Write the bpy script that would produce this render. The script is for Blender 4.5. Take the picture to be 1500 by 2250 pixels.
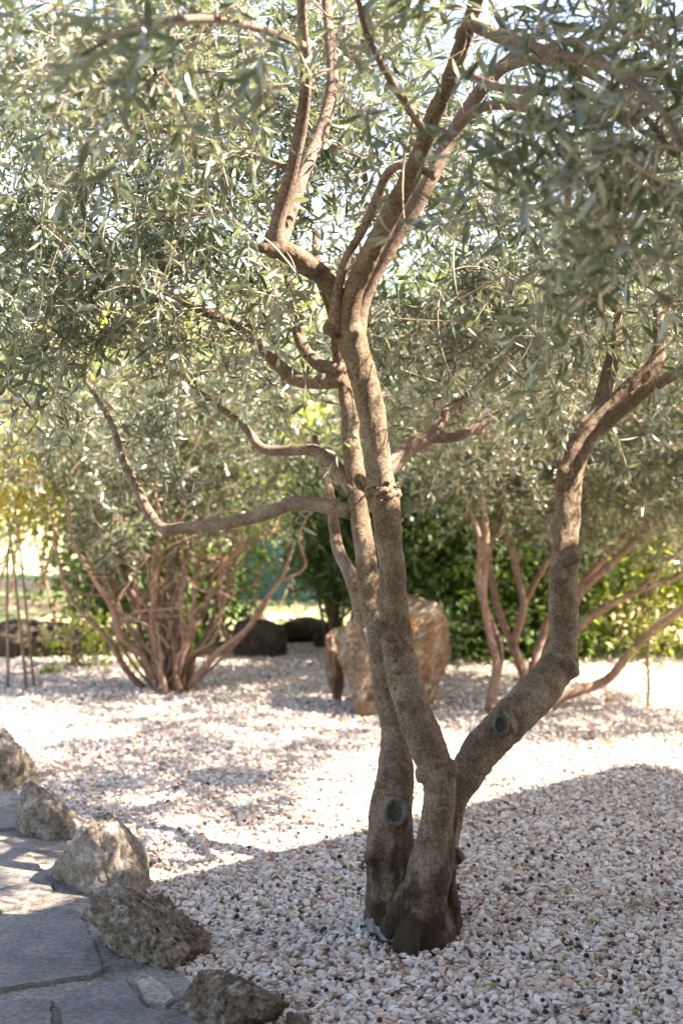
import bpy, bmesh, math, random
import numpy as np
from mathutils import Vector, noise, Matrix

for o in list(bpy.data.objects):
    bpy.data.objects.remove(o)
SC = bpy.context.scene
COL = SC.collection
rng = np.random.default_rng(7)
random.seed(7)

# ------------------------------------------------------------------ camera
F = 2812.0; CAMZ = 1.5
PITCH = math.atan(125 / F)
cam_d = bpy.data.cameras.new('camera')
cam = bpy.data.objects.new('camera', cam_d); COL.objects.link(cam)
cam.location = (0, 0, CAMZ)
cam.rotation_euler = (math.pi / 2 - PITCH, 0, 0)
cam_d.sensor_fit = 'VERTICAL'; cam_d.sensor_height = 36; cam_d.sensor_width = 24
cam_d.lens = F / 2250 * 36
cam_d.clip_end = 500; cam_d.clip_start = 0.05
cam_d.dof.use_dof = True
cam_d.dof.focus_distance = 3.85
cam_d.dof.aperture_fstop = 2.5
SC.camera = cam

# ------------------------------------------------------------------ light
EL = math.radians(46); AZ = math.radians(98)          # clockwise from +Y
SUN = Vector((math.sin(AZ) * math.cos(EL), math.cos(AZ) * math.cos(EL), math.sin(EL)))
sd = bpy.data.lights.new('sun', 'SUN'); sd.energy = 4.7; sd.angle = math.radians(0.5); sd.color = (1, 0.94, 0.84)
so = bpy.data.objects.new('sun', sd); COL.objects.link(so)
so.rotation_euler = SUN.to_track_quat('Z', 'Y').to_euler(); so.location = (8, -2, 9)
W = bpy.data.worlds.new('World'); SC.world = W; W.use_nodes = True
wn = W.node_tree.nodes; wl = W.node_tree.links
sky = wn.new('ShaderNodeTexSky'); sky.sky_type = 'NISHITA'; sky.sun_disc = False
sky.sun_elevation = EL; sky.sun_rotation = AZ; sky.air_density = 1.0; sky.dust_density = 1.0; sky.ozone_density = 0.3
wl.new(sky.outputs[0], wn['Background'].inputs[0]); wn['Background'].inputs[1].default_value = 0.078
SC.view_settings.view_transform = 'Standard'; SC.view_settings.look = 'None'
SC.view_settings.exposure = 3.1; SC.view_settings.use_white_balance = True; SC.view_settings.white_balance_temperature = 7250; SC.view_settings.white_balance_tint = 17; SC.view_settings.gamma = 1.0; SC.view_settings.use_curve_mapping = False
cy = SC.cycles
cy.max_bounces = 8; cy.diffuse_bounces = 4; cy.glossy_bounces = 2; cy.transmission_bounces = 4
cy.sample_clamp_indirect = 6; cy.use_denoising = True

# ------------------------------------------------------------------ helpers
def at(px, py, Y):
    """photo pixel + depth (metres away) -> world point"""
    d = np.array([(px - 750) / F, math.cos(PITCH) - (py - 1125) / F * math.sin(PITCH),
                  -math.sin(PITCH) - (py - 1125) / F * math.cos(PITCH)])
    return d * (Y / d[1]) + np.array([0, 0, CAMZ])

def ground(px, py, z=0.0):
    d = at(px, py, 1.0) - np.array([0, 0, CAMZ])
    return d * ((z - CAMZ) / d[2]) + np.array([0, 0, CAMZ])

def tag(o, label=None, cat=None, group=None, kind=None):
    if label: o['label'] = label
    if cat: o['category'] = cat
    if group: o['group'] = group
    if kind: o['kind'] = kind
    return o

def empty(name, loc, label, cat, group=None):
    o = bpy.data.objects.new(name, None); COL.objects.link(o)
    o.location = tuple(loc); o.empty_display_size = 0.1
    return tag(o, label, cat, group)

def link(name, me, mat, parent=None):
    o = bpy.data.objects.new(name, me); COL.objects.link(o)
    if mat: me.materials.append(mat)
    if parent is not None:
        o.parent = parent
        if parent.type == 'EMPTY': o.matrix_parent_inverse = Matrix.Translation(parent.location).inverted()
    return o

def mesh_np(name, V, faces, smooth=False, attr=None, cattr=None):
    """faces: list of int arrays (n,3)/(n,4)"""
    me = bpy.data.meshes.new(name)
    V = np.asarray(V, dtype=np.float32)
    me.vertices.add(len(V)); me.vertices.foreach_set('co', V.ravel())
    tot = np.concatenate([np.full(len(f), f.shape[1], dtype=np.int32) for f in faces])
    idx = np.concatenate([f.ravel() for f in faces]).astype(np.int32)
    me.loops.add(len(idx)); me.loops.foreach_set('vertex_index', idx)
    me.polygons.add(len(tot))
    st = np.concatenate([[0], np.cumsum(tot)[:-1]]).astype(np.int32)
    me.polygons.foreach_set('loop_start', st); me.polygons.foreach_set('loop_total', tot)
    me.polygons.foreach_set('use_smooth', np.full(len(tot), smooth))
    if attr is not None:
        a = me.attributes.new('rnd', 'FLOAT', 'POINT'); a.data.foreach_set('value', np.asarray(attr, dtype=np.float32))
    if cattr is not None:
        a = me.attributes.new('tone', 'FLOAT_COLOR', 'POINT'); a.data.foreach_set('color', np.asarray(cattr, dtype=np.float32).ravel())
    me.update(calc_edges=True)
    return me

def catmull(P, step):
    """P: (n,4) xyz+radius -> resampled"""
    P = np.asarray(P, float)
    Q = np.vstack([2 * P[0] - P[1], P, 2 * P[-1] - P[-2]])
    out = []
    for i in range(1, len(Q) - 2):
        p0, p1, p2, p3 = Q[i - 1], Q[i], Q[i + 1], Q[i + 2]
        n = max(2, int(np.linalg.norm(p2[:3] - p1[:3]) / step))
        t = (np.arange(n) / n)[:, None]
        out.append(0.5 * (2 * p1 + (p2 - p0) * t + (2 * p0 - 5 * p1 + 4 * p2 - p3) * t ** 2 + (-p0 + 3 * p1 - 3 * p2 + p3) * t ** 3))
    out.append(P[-1:])
    R = np.vstack(out); R[:, 3] = np.maximum(R[:, 3], 0.0012)
    return R

def tube(R, sides, lump=0.0, seed=0, cap=True):
    """R (n,4) -> verts, quads, tris"""
    n = len(R)
    T = np.gradient(R[:, :3], axis=0); T /= np.linalg.norm(T, axis=1)[:, None] + 1e-9
    ref = np.array([0.3, 1, 0.2]) if abs(T[0] @ np.array([0.27, .92, .18])) < .9 else np.array([1, 0, 0])
    V = []; u = np.cross(T[0], ref); u /= np.linalg.norm(u)
    for i in range(n):
        u = u - T[i] * (u @ T[i]); u /= np.linalg.norm(u) + 1e-9
        w = np.cross(T[i], u)
        a = np.arange(sides) * 2 * math.pi / sides
        ring = np.cos(a)[:, None] * u + np.sin(a)[:, None] * w
        r = np.full(sides, R[i, 3])
        if lump:
            for k in range(sides):
                p = R[i, :3] + ring[k] * R[i, 3]
                v = Vector(p * 9) + Vector((seed * 3.1, 0, 0))
                r[k] *= 1 + lump * noise.noise(v) + lump * .6 * noise.noise(v * 3)
        V.append(R[i, :3] + ring * r[:, None])
    V = np.vstack(V)
    i, k = np.meshgrid(np.arange(n - 1), np.arange(sides), indexing='ij'); k2 = (k + 1) % sides
    q = np.stack([i * sides + k, i * sides + k2, (i + 1) * sides + k2, (i + 1) * sides + k], -1).reshape(-1, 4)
    tr = np.zeros((0, 3), int)
    if cap:
        V = np.vstack([V, R[0, :3], R[-1, :3]]); a = n * sides
        k = np.arange(sides); k2 = (k + 1) % sides
        tr = np.vstack([np.stack([k2, k, np.full(sides, a)], -1),
                        np.stack([(n - 1) * sides + k, (n - 1) * sides + k2, np.full(sides, a + 1)], -1)])
    return V, q, tr

def join(parts):
    """list of (V,q,tr) -> V,[q,tr]"""
    Vs, qs, ts, off = [], [], [], 0
    for V, q, t in parts:
        Vs.append(V); qs.append(q + off); ts.append(t + off); off += len(V)
    return np.vstack(Vs), [f for f in (np.vstack(qs), np.vstack(ts)) if len(f)]

def limb(pts, step=0.04):
    """pts: (px,py,Y,width_px) -> (n,4) world centreline + radius"""
    P = [list(at(x, y, Y)) + [w * 0.5 * Y / F] for x, y, Y, w in pts]
    return catmull(P, step)

# ------------------------------------------------------------------ materials
def mat(name):
    m = bpy.data.materials.new(name); m.use_nodes = True
    return m, m.node_tree.nodes, m.node_tree.links, m.node_tree.nodes['Principled BSDF']

def nz(n, l, scale, detail=4, rough=.55, src=None, dim=None):
    t = n.new('ShaderNodeTexNoise'); t.inputs['Scale'].default_value = scale
    t.inputs['Detail'].default_value = detail; t.inputs['Roughness'].default_value = rough
    if src is not None: l.new(src, t.inputs['Vector'])
    return t

def ramp(n, l, fac, stops):
    r = n.new('ShaderNodeValToRGB'); e = r.color_ramp.elements
    while len(e) < len(stops): e.new(.5)
    for el, (p, c) in zip(e, stops):
        el.position = p; el.color = (*c, 1) if len(c) == 3 else c
    l.new(fac, r.inputs[0]); return r

def mix(n, l, fac, a, b, mode='MIX'):
    m = n.new('ShaderNodeMix'); m.data_type = 'RGBA'; m.blend_type = mode
    for s, v in ((m.inputs[0], fac), (m.inputs[6], a), (m.inputs[7], b)):
        if isinstance(v, (int, float)): s.default_value = v
        elif isinstance(v, tuple): s.default_value = (*v, 1)
        else: l.new(v, s)
    return m.outputs[2]

def math_(n, l, op, a, b=None, clamp=False):
    m = n.new('ShaderNodeMath'); m.operation = op; m.use_clamp = clamp
    for s, v in zip(m.inputs, (a, b)):
        if v is None: continue
        if isinstance(v, (int, float)): s.default_value = v
        else: l.new(v, s)
    return m.outputs[0]

def bump(n, l, h, strength, dist, to, prev=None):
    b = n.new('ShaderNodeBump'); b.inputs['Strength'].default_value = strength; b.inputs['Distance'].default_value = dist
    l.new(h, b.inputs['Height'])
    if prev is not None: l.new(prev, b.inputs['Normal'])
    l.new(b.outputs[0], to); return b

def bark_mat(name, cols, stain=None, fine=110, mid=20):
    m, n, l, p = mat(name)
    tc = n.new('ShaderNodeNewGeometry').outputs['Position']
    a = nz(n, l, mid, 8, .72, tc); b = nz(n, l, fine, 6, .75, tc); c = nz(n, l, 7, 6, .65, tc)
    base = ramp(n, l, a.outputs[0], [(.3, cols[0]), (.5, cols[1]), (.7, cols[2])]).outputs[0]
    sp = ramp(n, l, b.outputs[0], [(.38, (.38, .36, .34)), (.58, (1.25, 1.25, 1.25))]).outputs[0]
    base = mix(n, l, .85, base, sp, 'MULTIPLY')
    base = mix(n, l, math_(n, l, 'MULTIPLY', ramp(n, l, c.outputs[0], [(.5, (0, 0, 0)), (.68, (1, 1, 1))]).outputs[0], .55), base, mix(n, l, .7, cols[3], sp, 'MULTIPLY'))
    # dark lenticels and old bud scars
    v = n.new('ShaderNodeTexVoronoi'); v.inputs['Scale'].default_value = 10; l.new(tc, v.inputs['Vector'])
    spot = ramp(n, l, v.outputs[0], [(.05, (1, 1, 1)), (.09, (0, 0, 0))]).outputs[0]
    base = mix(n, l, math_(n, l, 'MULTIPLY', spot, .8), base, (cols[0][0] * .35, cols[0][1] * .35, cols[0][2] * .35))
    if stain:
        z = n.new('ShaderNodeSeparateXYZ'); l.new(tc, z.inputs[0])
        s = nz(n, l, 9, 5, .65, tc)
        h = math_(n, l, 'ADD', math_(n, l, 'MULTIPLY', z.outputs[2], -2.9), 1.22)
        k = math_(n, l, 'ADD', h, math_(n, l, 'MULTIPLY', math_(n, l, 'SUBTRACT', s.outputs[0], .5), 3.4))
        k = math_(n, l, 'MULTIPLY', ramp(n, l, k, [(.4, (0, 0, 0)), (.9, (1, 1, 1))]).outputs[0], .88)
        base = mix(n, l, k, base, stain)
    l.new(base, p.inputs['Base Color']); p.inputs['Roughness'].default_value = .85
    p.inputs['Specular IOR Level'].default_value = .25
    b1 = bump(n, l, b.outputs[0], .8, .006, p.inputs['Normal'])
    b2 = n.new('ShaderNodeBump'); b2.inputs['Strength'].default_value = .7; b2.inputs['Distance'].default_value = .018
    l.new(a.outputs[0], b2.inputs['Height']); l.new(b2.outputs[0], b1.inputs['Normal'])
    return m

def leaf_mat(name, top_a, top_b, under, trans, transw=.25, rough=.38):
    m, n, l, p = mat(name)
    at_ = n.new('ShaderNodeAttribute'); at_.attribute_name = 'rnd'
    r = at_.outputs['Fac']
    top = ramp(n, l, r, [(0, top_a), (1, top_b)]).outputs[0]
    geo = n.new('ShaderNodeNewGeometry')
    col = mix(n, l, geo.outputs['Backfacing'], top, under)
    l.new(col, p.inputs['Base Color']); p.inputs['Roughness'].default_value = rough
    p.inputs['Specular IOR Level'].default_value = .65
    t = n.new('ShaderNodeBsdfTranslucent'); t.inputs[0].default_value = (*trans, 1)
    ms = n.new('ShaderNodeMixShader'); ms.inputs[0].default_value = transw
    l.new(p.outputs[0], ms.inputs[1]); l.new(t.outputs[0], ms.inputs[2])
    l.new(ms.outputs[0], n['Material Output'].inputs[0])
    return m

def rock_mat(name, cols, pit=.5, scale=7, streak=None):
    m, n, l, p = mat(name)
    tc = n.new('ShaderNodeNewGeometry').outputs['Position']
    a = nz(n, l, scale, 8, .65, tc); b = nz(n, l, scale * 9, 6, .7, tc); c = nz(n, l, scale * 2.3, 5, .6, tc)
    base = ramp(n, l, a.outputs[0], [(.32, cols[0]), (.5, cols[1]), (.66, cols[2])]).outputs[0]
    base = mix(n, l, math_(n, l, 'MULTIPLY', ramp(n, l, c.outputs[0], [(.52, (0, 0, 0)), (.62, (1, 1, 1))]).outputs[0], .65), base, cols[3])
    g = ramp(n, l, b.outputs[0], [(.36, (.4, .38, .36)), (.6, (1.2, 1.2, 1.2))]).outputs[0]
    base = mix(n, l, .9, base, g, 'MULTIPLY')
    if streak:
        mp = n.new('ShaderNodeMapping'); mp.inputs['Scale'].default_value = (1, 1, .12); l.new(tc, mp.inputs[0])
        s = nz(n, l, 14, 3, .5, mp.outputs[0])
        base = mix(n, l, math_(n, l, 'MULTIPLY', ramp(n, l, s.outputs[0], [(.52, (0, 0, 0)), (.62, (1, 1, 1))]).outputs[0], .7), base, streak)
    l.new(base, p.inputs['Base Color']); p.inputs['Roughness'].default_value = .9
    p.inputs['Specular IOR Level'].default_value = .2
    b1 = bump(n, l, b.outputs[0], .8, .008, p.inputs['Normal'])
    b2 = n.new('ShaderNodeBump'); b2.inputs['Strength'].default_value = .6; b2.inputs['Distance'].default_value = .02
    l.new(c.outputs[0], b2.inputs['Height']); l.new(b2.outputs[0], b1.inputs['Normal'])
    return m

def plain(name, col, rough=.7, var=.25, scale=30):
    m, n, l, p = mat(name)
    tc = n.new('ShaderNodeNewGeometry').outputs['Position']
    a = nz(n, l, scale, 5, .6, tc)
    lo = tuple(c * (1 - var) for c in col); hi = tuple(c * (1 + var) for c in col)
    l.new(ramp(n, l, a.outputs[0], [(.3, lo), (.7, hi)]).outputs[0], p.inputs['Base Color'])
    p.inputs['Roughness'].default_value = rough; p.inputs['Specular IOR Level'].default_value = .3
    bump(n, l, a.outputs[0], .3, .003, p.inputs['Normal'])
    return m

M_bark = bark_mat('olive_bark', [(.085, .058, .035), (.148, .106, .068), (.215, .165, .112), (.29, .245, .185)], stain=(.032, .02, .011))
M_bark2 = bark_mat('olive_branch_bark', [(.12, .08, .057), (.19, .135, .1), (.25, .19, .145), (.3, .245, .195)])
M_twig = plain('olive_twig_bark', (.33, .26, .2), .8, .3, 40)
M_red = bark_mat('shrub_bark', [(.15, .09, .062), (.26, .165, .118), (.34, .235, .175), (.38, .28, .215)])
M_olive = leaf_mat('olive_leaf', (.026, .052, .04), (.072, .1, .068), (.25, .27, .215), (.24, .29, .11), .24, .22)
M_olive_far = leaf_mat('olive_leaf_far', (.03, .054, .036), (.085, .11, .066), (.2, .22, .16), (.24, .28, .08), .2, .22)
M_hedge = leaf_mat('hedge_leaf', (.03, .07, .014), (.08, .14, .025), (.08, .13, .035), (.22, .34, .03), .3, .35)
M_lime = leaf_mat('lime_leaf', (.10, .16, .022), (.22, .27, .045), (.20, .25, .06), (.5, .56, .06), .4, .4)
M_gold = leaf_mat('golden_leaf', (.28, .24, .03), (.44, .36, .05), (.3, .27, .06), (.58, .5, .06), .4, .45)
M_bamboo = leaf_mat('bamboo_leaf', (.035, .075, .018), (.09, .14, .03), (.08, .13, .04), (.2, .3, .04), .3, .35)

# ------------------------------------------------------------------ leaves
def leaf_mesh(P, D, N, L, Wd, rnd, hi=True, curl=.12):
    """arrays of bases, directions, normals -> verts, faces, per-vertex rnd"""
    D = D / (np.linalg.norm(D, axis=1)[:, None] + 1e-9)
    S = np.cross(D, N); S /= np.linalg.norm(S, axis=1)[:, None] + 1e-9
    N = np.cross(S, D)
    n = len(P); L = L[:, None]; Wd = Wd[:, None]
    if hi:
        st = [(.2, .62), (.48, 1.0), (.76, .66)]
        vs = [P]
        for t, w in st:
            c = P + D * L * t - N * L * curl * t * t
            vs += [c - S * Wd * w * .5 + N * Wd * .13 * w, c, c + S * Wd * w * .5 + N * Wd * .13 * w]
        vs.append(P + D * L - N * L * curl)
        V = np.stack(vs, 1).reshape(-1, 3); k = 11
        b = (np.arange(n) * k)[:, None]
        tri = np.array([[0, 2, 1], [0, 3, 2], [7, 8, 10], [8, 9, 10]])
        qd = np.array([[1, 2, 5, 4], [2, 3, 6, 5], [4, 5, 8, 7], [5, 6, 9, 8]])
        T = (b[:, :, None] + tri[None]).reshape(-1, 3); Q = (b[:, :, None] + qd[None]).reshape(-1, 4)
        return V, [T, Q], np.repeat(rnd, k)
    c = P + D * L * .45
    V = np.stack([P, c - S * Wd * .5 + N * Wd * .12, c + S * Wd * .5 + N * Wd * .12, P + D * L - N * L * curl], 1).reshape(-1, 3)
    b = (np.arange(n) * 4)[:, None]
    T = (b[:, :, None] + np.array([[0, 3, 1], [0, 2, 3]])[None]).reshape(-1, 3)
    return V, [T], np.repeat(rnd, 4)

def unit(a): return a / (np.linalg.norm(a, axis=-1, keepdims=True) + 1e-9)

def shoot_leaves(p0, d, L, sag, pairs, leafL, leafW, up=.35):
    """shoots -> leaf arrays; opposite decussate pairs along each shoot"""
    S = len(p0)
    t = (np.arange(pairs) + .8) / pairs
    ref = unit(np.cross(d, rng.normal(size=(S, 3))))
    ref2 = np.cross(d, ref)
    P = []; D = []; N = []; K = []
    for k in range(pairs):
        pos = p0 + d * (L * t[k])[:, None] + np.array([0, 0, -1.0]) * (sag * t[k] ** 2)[:, None]
        tan = unit(d * L[:, None] + np.array([0, 0, -2.0]) * (sag * t[k])[:, None])
        side = ref if k % 2 == 0 else ref2
        for sgn in (1, -1):
            keep = rng.random(S) > .12
            dd = tan * rng.uniform(.35, 1.0, (S, 1)) + sgn * side * rng.uniform(.6, 1.1, (S, 1)) + rng.normal(0, .25, (S, 3))
            nn = tan * .8 + np.array([0, 0, up]) + rng.normal(0, .5, (S, 3))
            P.append(pos[keep]); D.append(unit(dd)[keep]); N.append(nn[keep]); K.append(np.full(keep.sum(), 1 - .35 * abs(t[k] - .45)))
    tip = p0 + d * L[:, None] + np.array([0, 0, -1.0]) * sag[:, None]
    P.append(tip); D.append(unit(d + np.array([0, 0, -.3]))); N.append(rng.normal(size=(S, 3))); K.append(np.full(S, .7))
    P = np.vstack(P); D = np.vstack(D); N = np.vstack(N); K = np.concatenate(K)
    n = len(P)
    l = rng.normal(leafL, leafL * .2, n).clip(leafL * .4, leafL * 1.5) * K
    w = l * rng.normal(leafW, leafW * .15, n)
    return P, D, N, l, w

def thin_tubes(A, B, Cc, r0, r1, n=5):
    """many 3-sided quadratic-bezier twigs at once"""
    t = np.linspace(0, 1, n)[None, :, None]
    C = (1 - t) ** 2 * A[:, None] + 2 * t * (1 - t) * B[:, None] + t ** 2 * Cc[:, None]
    T = unit(np.gradient(C, axis=1))
    u = unit(np.cross(T, np.array([.31, .52, .8]))); v = np.cross(T, u)
    r = (r0[:, None] * (1 - t[..., 0]) + r1[:, None] * t[..., 0])[..., None]
    rings = [C + (math.cos(a) * u + math.sin(a) * v) * r for a in (0, 2.094, 4.189)]
    V = np.stack(rings, 2)                                   # S,n,3,3
    S = len(A)
    base = (np.arange(S) * n * 3)[:, None, None]
    i = np.arange(n - 1)[None, :, None]; k = np.arange(3)[None, None, :]
    Q = np.stack([base + i * 3 + k, base + i * 3 + (k + 1) % 3, base + (i + 1) * 3 + (k + 1) % 3, base + (i + 1) * 3 + k], -1).reshape(-1, 4)
    return V.reshape(-1, 3), Q

# sunlit patches of the gravel: thin the crown where it would shade them
def poly_px(pts): return np.array([ground(x, y)[:2] for x, y in pts])
def inside(g, poly):
    x, y = g[:, 0], g[:, 1]; c = np.zeros(len(g), bool); j = len(poly) - 1
    for i in range(len(poly)):
        xi, yi = poly[i]; xj, yj = poly[j]
        c ^= ((yi > y) != (yj > y)) & (x < (xj - xi) * (y - yi) / (yj - yi + 1e-12) + xi); j = i
    return c
LIT = [(poly_px([(900, 1600), (1120, 1625), (1440, 1685), (1050, 1800), (800, 1870), (620, 1850), (640, 1700)]), .97),
       (poly_px([(1260, 1485), (1330, 1455), (1700, 1450), (1900, 1560), (1560, 1580), (1400, 1545)]), .96),
       (poly_px([(180, 1560), (560, 1570), (700, 1640), (640, 1800), (280, 1840), (100, 1700)]), .0),
       (poly_px([(-20, 1900), (50, 1885), (120, 1960), (60, 1995), (-20, 1985)]), .85),
       (poly_px([(250, 1530), (560, 1500), (620, 1560), (300, 1590)]), .6)]
SHADE = poly_px([(-900, 1590), (60, 1600), (330, 1850), (180, 1900), (140, 1930), (-900, 1900)])
SH = np.array([math.sin(AZ), math.cos(AZ)]) / math.tan(EL)
LIMBS = []                                     # (samples (n,3), keep probability): pruned so that sun reaches the limbs
S3 = np.array(SUN)
def px_of(P):
    d = P - np.array([0, 0, CAMZ]); cp, sp = math.cos(PITCH), math.sin(PITCH)
    z = d[:, 1] * cp - d[:, 2] * sp; u = d[:, 1] * sp + d[:, 2] * cp
    return 750 + F * d[:, 0] / z, 1125 - F * u / z
def limb_gap(P):
    keep = np.ones(len(P), bool)
    X, Yp = px_of(P)
    for q, pk, pv in LIMBS:
        hit = np.zeros(len(P), bool); cov = np.zeros(len(P), bool)
        qx, qy = px_of(q)
        for i, a in enumerate(q):
            d = P - a; t = d @ S3
            hit |= (t > 0) & (np.sum(d * d, 1) - t * t < .19 ** 2)
            cov |= (P[:, 1] < a[1] + .05) & ((X - qx[i]) ** 2 + (Yp - qy[i]) ** 2 < 58 ** 2)
        keep &= ~(hit & (rng.random(len(P)) > pk)) & ~(cov & (rng.random(len(P)) > pv))
    return keep
def sun_gap(P):
    g = P[:, :2] - SH * P[:, 2:3]
    keep = np.array([noise.noise(Vector((x * 1.9, y * 2.6, 3.3))) < .42 or z > 4.5 for (x, y), z in zip(g, P[:, 2])]) if len(P) else np.ones(0, bool)
    keep |= (rng.random(len(P)) < .3) | inside(g, SHADE)
    for poly, pr in LIT:
        keep &= ~(inside(g, poly) & (rng.random(len(P)) < pr))
    return keep & (limb_gap(P) if LIMBS else True)

def crown(targets, skel, shoots_per, shootL, pairs, leafL, leafW, hi, root_r=.006, out=None, sag=.05):
    """connect target points to a skeleton with thin branches and put leafy shoots on them"""
    nodes = [skel[:, :3]]
    NP = skel[:, :3].copy()
    d0 = np.array([np.min(np.sum((NP - t) ** 2, 1)) for t in targets])
    order = np.argsort(d0)
    A, B, C, r0 = [], [], [], []
    tips = []
    for i in order:
        t = targets[i]
        dd = np.sum((NP - t) ** 2, 1); j = int(np.argmin(dd)); a = NP[j]; L = math.sqrt(dd[j])
        mid = (a + t) / 2 + rng.normal(0, .13 * L + .005, 3) + np.array([0, 0, .1 * L])
        A.append(a); B.append(mid); C.append(t); r0.append(.0022 + .0065 * min(L, .7))
        s = np.linspace(.3, 1, max(2, int(L / .05)))[:, None]
        new = (1 - s) ** 2 * a + 2 * s * (1 - s) * mid + s ** 2 * t
        NP = np.vstack([NP, new])
        tips.append((t, unit(t - mid)))
    A, B, C = map(np.array, (A, B, C)); r0 = np.array(r0)
    V1, Q1 = thin_tubes(A, B, C, r0, np.full(len(A), .0018), 8)
    P0 = np.repeat(np.array([t[0] for t in tips]), shoots_per, 0); D0 = np.repeat(np.array([t[1] for t in tips]), shoots_per, 0)
    S = len(P0)
    P0 = P0 - D0 * rng.uniform(0, .12, (S, 1))
    D = unit(D0 * .55 + rng.normal(0, .62, (S, 3)) + np.array([0, 0, .08]))
    L = rng.normal(shootL, shootL * .3, S).clip(shootL * .35, shootL * 1.8)
    k = sun_gap(P0 + D * (L * .5)[:, None])
    P0, D, L = P0[k], D[k], L[k]
    sg = np.abs(rng.normal(sag, sag * .6, len(L)))
    V2, Q2 = thin_tubes(P0, P0 + D * (L * .5)[:, None], P0 + D * L[:, None] + np.array([0, 0, -1.]) * sg[:, None],
                        np.full(len(L), .0019), np.full(len(L), .0008), 5)
    lv = shoot_leaves(P0, D, L, sg, pairs, leafL, leafW)
    shoot_id = rng.random(len(lv[0]))
    LV, LF, LR = leaf_mesh(*lv, rnd=shoot_id, hi=hi)
    return (np.vstack([V1, V2]), [np.vstack([Q1, Q2 + len(V1)])]), (LV, LF, LR)

def scatter_blobs(blobs):
    """(px,py,Y, sx,sy,sY, n) gaussian clouds of crown points"""
    T = []
    for px, py, Y, sx, sy, sY, n in blobs:
        q = rng.normal(size=(n, 3)).clip(-2.1, 2.1)
        for a in q:
            T.append(at(px + a[0] * sx, py + a[1] * sy, max(1.3, Y + a[2] * sY)))
    return np.array(T)

# ------------------------------------------------------------------ rocks
def rock_mesh(name, size, seed, planes=13, amp=.1, sub=5, rot=(0, 0, 0), pits=0, sharp=10, extra=None):
    r = np.random.default_rng(seed)
    bm = bmesh.new(); bmesh.ops.create_icosphere(bm, subdivisions=sub, radius=1)
    nrm = unit(r.normal(size=(planes, 3))); dist = r.uniform(.62, 1.0, planes)
    nrm = np.vstack([nrm, [[0, 0, -1], [0, 0, 1], [1, 0, 0], [-1, 0, 0], [0, 1, 0], [0, -1, 0]]])
    dist = np.concatenate([dist, [.95, .95, 1, 1, 1, 1]])
    R = Matrix.Rotation(rot[2], 4, 'Z') @ Matrix.Rotation(rot[1], 4, 'Y') @ Matrix.Rotation(rot[0], 4, 'X')
    off = Vector(r.uniform(-50, 50, 3))
    for v in bm.verts:
        d = np.array(v.co); c = nrm @ d
        rr = np.where(c > .05, dist / np.maximum(c, .05), 9)
        rad = (np.sum(rr ** -sharp)) ** (-1 / sharp)
        p = Vector(d * rad)
        q = p * 1.3 + off
        h = amp * (noise.fractal(q * 1.2, 1, 2, 5) * .7)
        h += amp * .5 * (abs(noise.noise(q * 4.5)) - .3) + amp * .26 * noise.fractal(q * 10, .9, 2, 5)
        if pits:
            dd = noise.voronoi(q * 4.2)[0][0]
            if dd < .28: h -= pits * (1 - dd / .28) * (.6 + .8 * noise.noise(q * 2))
        p = p * (1 + h)
        if extra: p = Vector(extra(p))
        v.co = R @ Vector((p.x * size[0], p.y * size[1], p.z * size[2]))
    me = bpy.data.meshes.new(name); bm.to_mesh(me); bm.free()
    for pl in me.polygons: pl.use_smooth = True
    return me

def rock(name, label, cat, loc, size, seed, m, group=None, **kw):
    o = link(name, rock_mesh(name, size, seed, **kw), m); o.location = tuple(loc)
    return tag(o, label, cat, group)

# ================================================================== SETTING
def sheet(name, x0, x1, y0, y1, z, m, nx=1, ny=1):
    xs = np.linspace(x0, x1, nx + 1); ys = np.linspace(y0, y1, ny + 1)
    V = np.array([(x, y, z) for y in ys for x in xs])
    i, j = np.meshgrid(np.arange(nx), np.arange(ny)); b = j * (nx + 1) + i
    q = np.stack([b, b + 1, b + nx + 2, b + nx + 1], -1).reshape(-1, 4)
    return tag(link(name, mesh_np(name, V, [q]), m), kind='structure')

def earth_mat():
    m, n, l, p = mat('earth_and_grass')
    tc = n.new('ShaderNodeNewGeometry').outputs['Position']
    a = nz(n, l, .55, 4, .6, tc); b = nz(n, l, 14, 5, .7, tc); c = nz(n, l, .8, 3, .5, tc)
    base = ramp(n, l, a.outputs[0], [(.4, (.36, .25, .16)), (.48, (.42, .36, .22)), (.56, (.13, .19, .06))]).outputs[0]
    base = mix(n, l, .5, base, ramp(n, l, b.outputs[0], [(.3, (.5, .5, .5)), (.7, (1.2, 1.2, 1.2))]).outputs[0], 'MULTIPLY')
    l.new(base, p.inputs['Base Color']); p.inputs['Roughness'].default_value = .95
    bump(n, l, b.outputs[0], .6, .03, p.inputs['Normal'])
    return m
sheet('ground', -150, 150, -60, 240, -.03, earth_mat())
sheet('far_pavement', -60, 60, 19, 60, -.015, plain('dry_grass', (.34, .33, .17), .95, .25, 2))

def gravel_base_mat():
    m, n, l, p = mat('gravel_base')
    tc = n.new('ShaderNodeNewGeometry').outputs['Position']
    v = n.new('ShaderNodeTexVoronoi'); v.inputs['Scale'].default_value = 45; l.new(tc, v.inputs['Vector'])
    base = ramp(n, l, v.outputs['Distance'], [(0, (.62, .56, .5)), (.55, (.42, .34, .28)), (.8, (.16, .12, .09))]).outputs[0]
    l.new(base, p.inputs['Base Color']); p.inputs['Roughness'].default_value = .9
    bump(n, l, v.outputs['Distance'], -.8, .02, p.inputs['Normal'])
    return m
sheet('gravel_bed', -6, 6, .5, 10.1, -.004, gravel_base_mat())

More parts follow.
